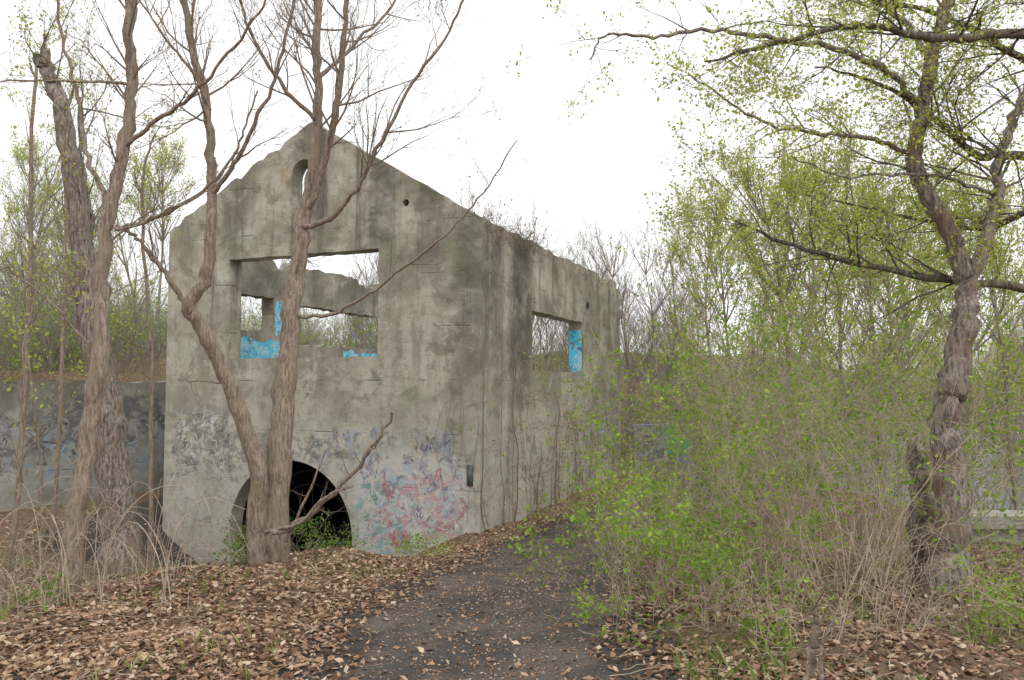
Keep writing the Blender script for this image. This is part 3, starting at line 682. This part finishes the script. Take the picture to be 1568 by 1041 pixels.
while cnt < 190:
    y = R.uniform(36, 110); x = R.uniform(-.72, .72)*y
    if inside(x, y) or abs(x-path_x(y)) < 2.2: continue
    px = 784+x/y*F
    if 300 < px < 860 and y < 46: continue
    g = R.random()
    if 1030 < px: me = R.choice(bud) if g < .5 else R.choice(bare)
    elif px < 300: me = R.choice(bud) if g < .35 else R.choice(bare)
    else: me = R.choice(bare) if g < .9 else R.choice(bud)
    s = R.uniform(.55, 1.0)*(1.0 if px > 1030 else .85)
    inst(me, x, y, s, woods, 'woodland_tree'); cnt += 1
for px, d, s, k in ((1120,25,.9,0),(1180,23,.9,2),(1240,24,1.0,1),(1300,27,1.1,0),(1340,22,.95,0),(1420,26,1.1,2),(1480,24,1.0,1),(1560,21,.95,2),(1180,34,1.2,2),(1090,33,1.1,1),(235,31,.8,1),(160,33,.75,2),(120,32,.65,0),(50,34,.8,1),(1400,34,1.25,1)):
    inst(bud[k], at_(px, d), d, s, woods, 'woodland_tree')
for px, d, s in ((960,38,.9),(905,42,.85),(1010,36,.85),(935,50,1.0),(985,55,1.1),(1045,42,1),(750,50,.98),(705,54,.95),(800,52,.9),(840,50,.88),(870,46,.85),(820,60,1),(90,34,.7),(30,30,.7),(200,36,.8)):
    inst(R.choice(bare), at_(px, d), d, s, woods, 'woodland_tree')
for px, d, s in ((30,25,.6),(90,26,.55),(150,29,.6),(210,31,.65),(-20,23,.6),(60,30,.8),(120,34,.8),(180,36,.9),(235,38,.8),(5,35,.9)):
    inst(shr[R.choice([1,3,3])], at_(px, d), d, s, und, 'woodland_shrub')
cnt = 0
while cnt < 330:
    y = 22+75*R.random()**1.2; x = R.uniform(-.75, .75)*y
    if inside(x, y, 2) or abs(x-path_x(y)) < 2.2 or (x < 4 and y < 30 and x > -13) or (x > 7.5 and y < 24) or (x > 11 and y > 18 and y < 60 and R.random() < .8): continue
    if abs(min(sdl(x, y, *W1), sdl(x, y, *W2))-.3) < 1.0: continue
    inst(R.choice(shr), x, y, R.uniform(.5, 1.1)*(1 if y < 50 else 1.3), und, 'woodland_shrub'); cnt += 1

# ---------------------------------------------------------------- litter & grass
N = 210000
yv = 4.2+22*NR.random(N)**1.5; xv = NR.uniform(-.72, .72, N)*(yv+1.5)
sx = (xv-path_x(yv))/path_w(yv); pd = np.abs(sx)
prob = .06+.85*S(pd, .55, 1.3)*(1-.45*S(pd, 2.2, 4))
hv = S(yv, 15.5, 17.8)*S(-xv, 3, 4.8)*(1-S(-xv, 9.6, 11)); prob *= 1-.75*hv
patch = .5+.5*np.sin(xv*2.1+1)*np.cos(yv*1.7)+.3*np.sin(xv*5+yv*3)
bank = S(-sx, .8, 1.2)*(1-S(-sx, 2.4, 3.4))
prob *= np.clip(.2+.6*patch+.6*bank, .10, 1)
keep = NR.random(N) < prob
u = -((xv-c0[0])*D1[0]+(yv-c0[1])*D1[1]); v = (xv-c0[0])*D2[0]+(yv-c0[1])*D2[1]
keep &= ~((u > -.02) & (v > -.05))
dd = np.minimum(sdl(xv, yv, *W1), sdl(xv, yv, *W2)); keep &= dd < -.05
xv, yv = xv[keep], yv[keep]
mb = MB(); mb.leaves(np.stack([xv, yv, h(xv, yv)+NR.uniform(.008, .035, len(xv))], -1), (.016, .050), 0, flat=.35, aspect=.6)
mb.obj('fallen_leaves', [m_lit])
N = 16000; yv = 4+16*NR.random(N)**1.4; xv = path_x(yv)+NR.normal(0, .7, N)*path_w(yv)
mb = MB(); mb.leaves(np.stack([xv, yv, h(xv, yv)+.018], -1), (.006, .020), 0, flat=.3)
mb.obj('path_debris', [m_lit])
mb = MB()
for i in range(900):
    y = 4.5+16*R.random()**1.3; x = R.uniform(-.7, .7)*(y+1)
    if abs(x-path_x(y)) < path_w(y)*.8 and R.random() < .85: continue
    if y > 17.5 and x < .5: continue
    a_ = R.uniform(0, 6.28); l_ = R.uniform(.1, .45); q = []
    for k in range(4): q.append((x+math.cos(a_)*l_*k/3+R.gauss(0,.02), y+math.sin(a_)*l_*k/3, float(h(x+math.cos(a_)*l_*k/3, y+math.sin(a_)*l_*k/3))+.025+R.uniform(0,.03)))
    mb.path(q, [.005,.004,.003,.002], 3)
mb.obj('ground_twigs', [m_tan])
N = 40000
yv = 4.6+16*NR.random(N)**1.3; xv = NR.uniform(-.72, .75, N)*(yv+1)
pd = np.abs(xv-path_x(yv))/path_w(yv)
cl = np.sin(xv*1.9+2)*np.cos(yv*1.4+.5)+.5*np.sin(xv*4.3-yv*3.1)
keep = (pd > 1.15) & (cl > .3) & ((xv > 0) | (NR.random(N) < .3)) & ~((yv > 16.5) & (xv < 1)) & (NR.random(N) < .6)
xv, yv = xv[keep], yv[keep]; n = len(xv); zb = h(xv, yv); H = NR.uniform(.05, .2, n); a_ = NR.uniform(0, 6.28, n); w = .005
dx, dy = np.cos(a_), np.sin(a_); le = NR.uniform(.1, .8, n)*H
V = np.stack([np.stack([xv-dy*w, yv+dx*w, zb], -1), np.stack([xv+dy*w, yv-dx*w, zb], -1),
              np.stack([xv+dy*w*.6+dx*le*.4, yv-dx*w*.6+dy*le*.4, zb+H*.6], -1), np.stack([xv+dx*le, yv+dy*le, zb+H], -1)], 1).reshape(-1, 3)
mb = MB(); mb.add(V, np.arange(4*n).reshape(n, 4), 0); mb.obj('grass', [m_grassb])

# ---------------------------------------------------------------- world, sun, camera
w = bpy.data.worlds.new('World'); sc.world = w; w.use_nodes = True; nt = w.node_tree
sky = nt.nodes.new('ShaderNodeTexSky'); sky.sky_type = 'NISHITA'; sky.sun_disc = False
el, az = math.radians(52), math.radians(150)
sky.sun_elevation = el; sky.sun_rotation = az; sky.dust_density = 4; sky.air_density = 1.2
mx = nt.nodes.new('ShaderNodeMix'); mx.data_type = 'RGBA'; mx.inputs[0].default_value = .92
nt.links.new(sky.outputs[0], mx.inputs[6]); mx.inputs[7].default_value = (10.7, 10.8, 10.8, 1)
bg = nt.nodes['Background']; nt.links.new(mx.outputs[2], bg.inputs[0]); bg.inputs[1].default_value = .125
sl = bpy.data.lights.new('sun', 'SUN'); sl.energy = 1.1; sl.angle = math.radians(20); sl.color = (1, .97, .92)
so = bpy.data.objects.new('sun', sl); C.objects.link(so)
sd = Vector((math.sin(az)*math.cos(el), math.cos(az)*math.cos(el), math.sin(el)))
so.rotation_euler = sd.to_track_quat('Z', 'Y').to_euler()
cam = bpy.data.cameras.new('camera'); cam.lens = 28; cam.sensor_width = 36; cam.clip_end = 1500
co = bpy.data.objects.new('camera', cam); C.objects.link(co); co.location = (0, 0, CAMZ); co.rotation_euler = (math.radians(90)+PITCH, 0, 0)
sc.camera = co
sc.view_settings.view_transform = 'Standard'; sc.view_settings.look = 'None'; sc.view_settings.exposure = 0
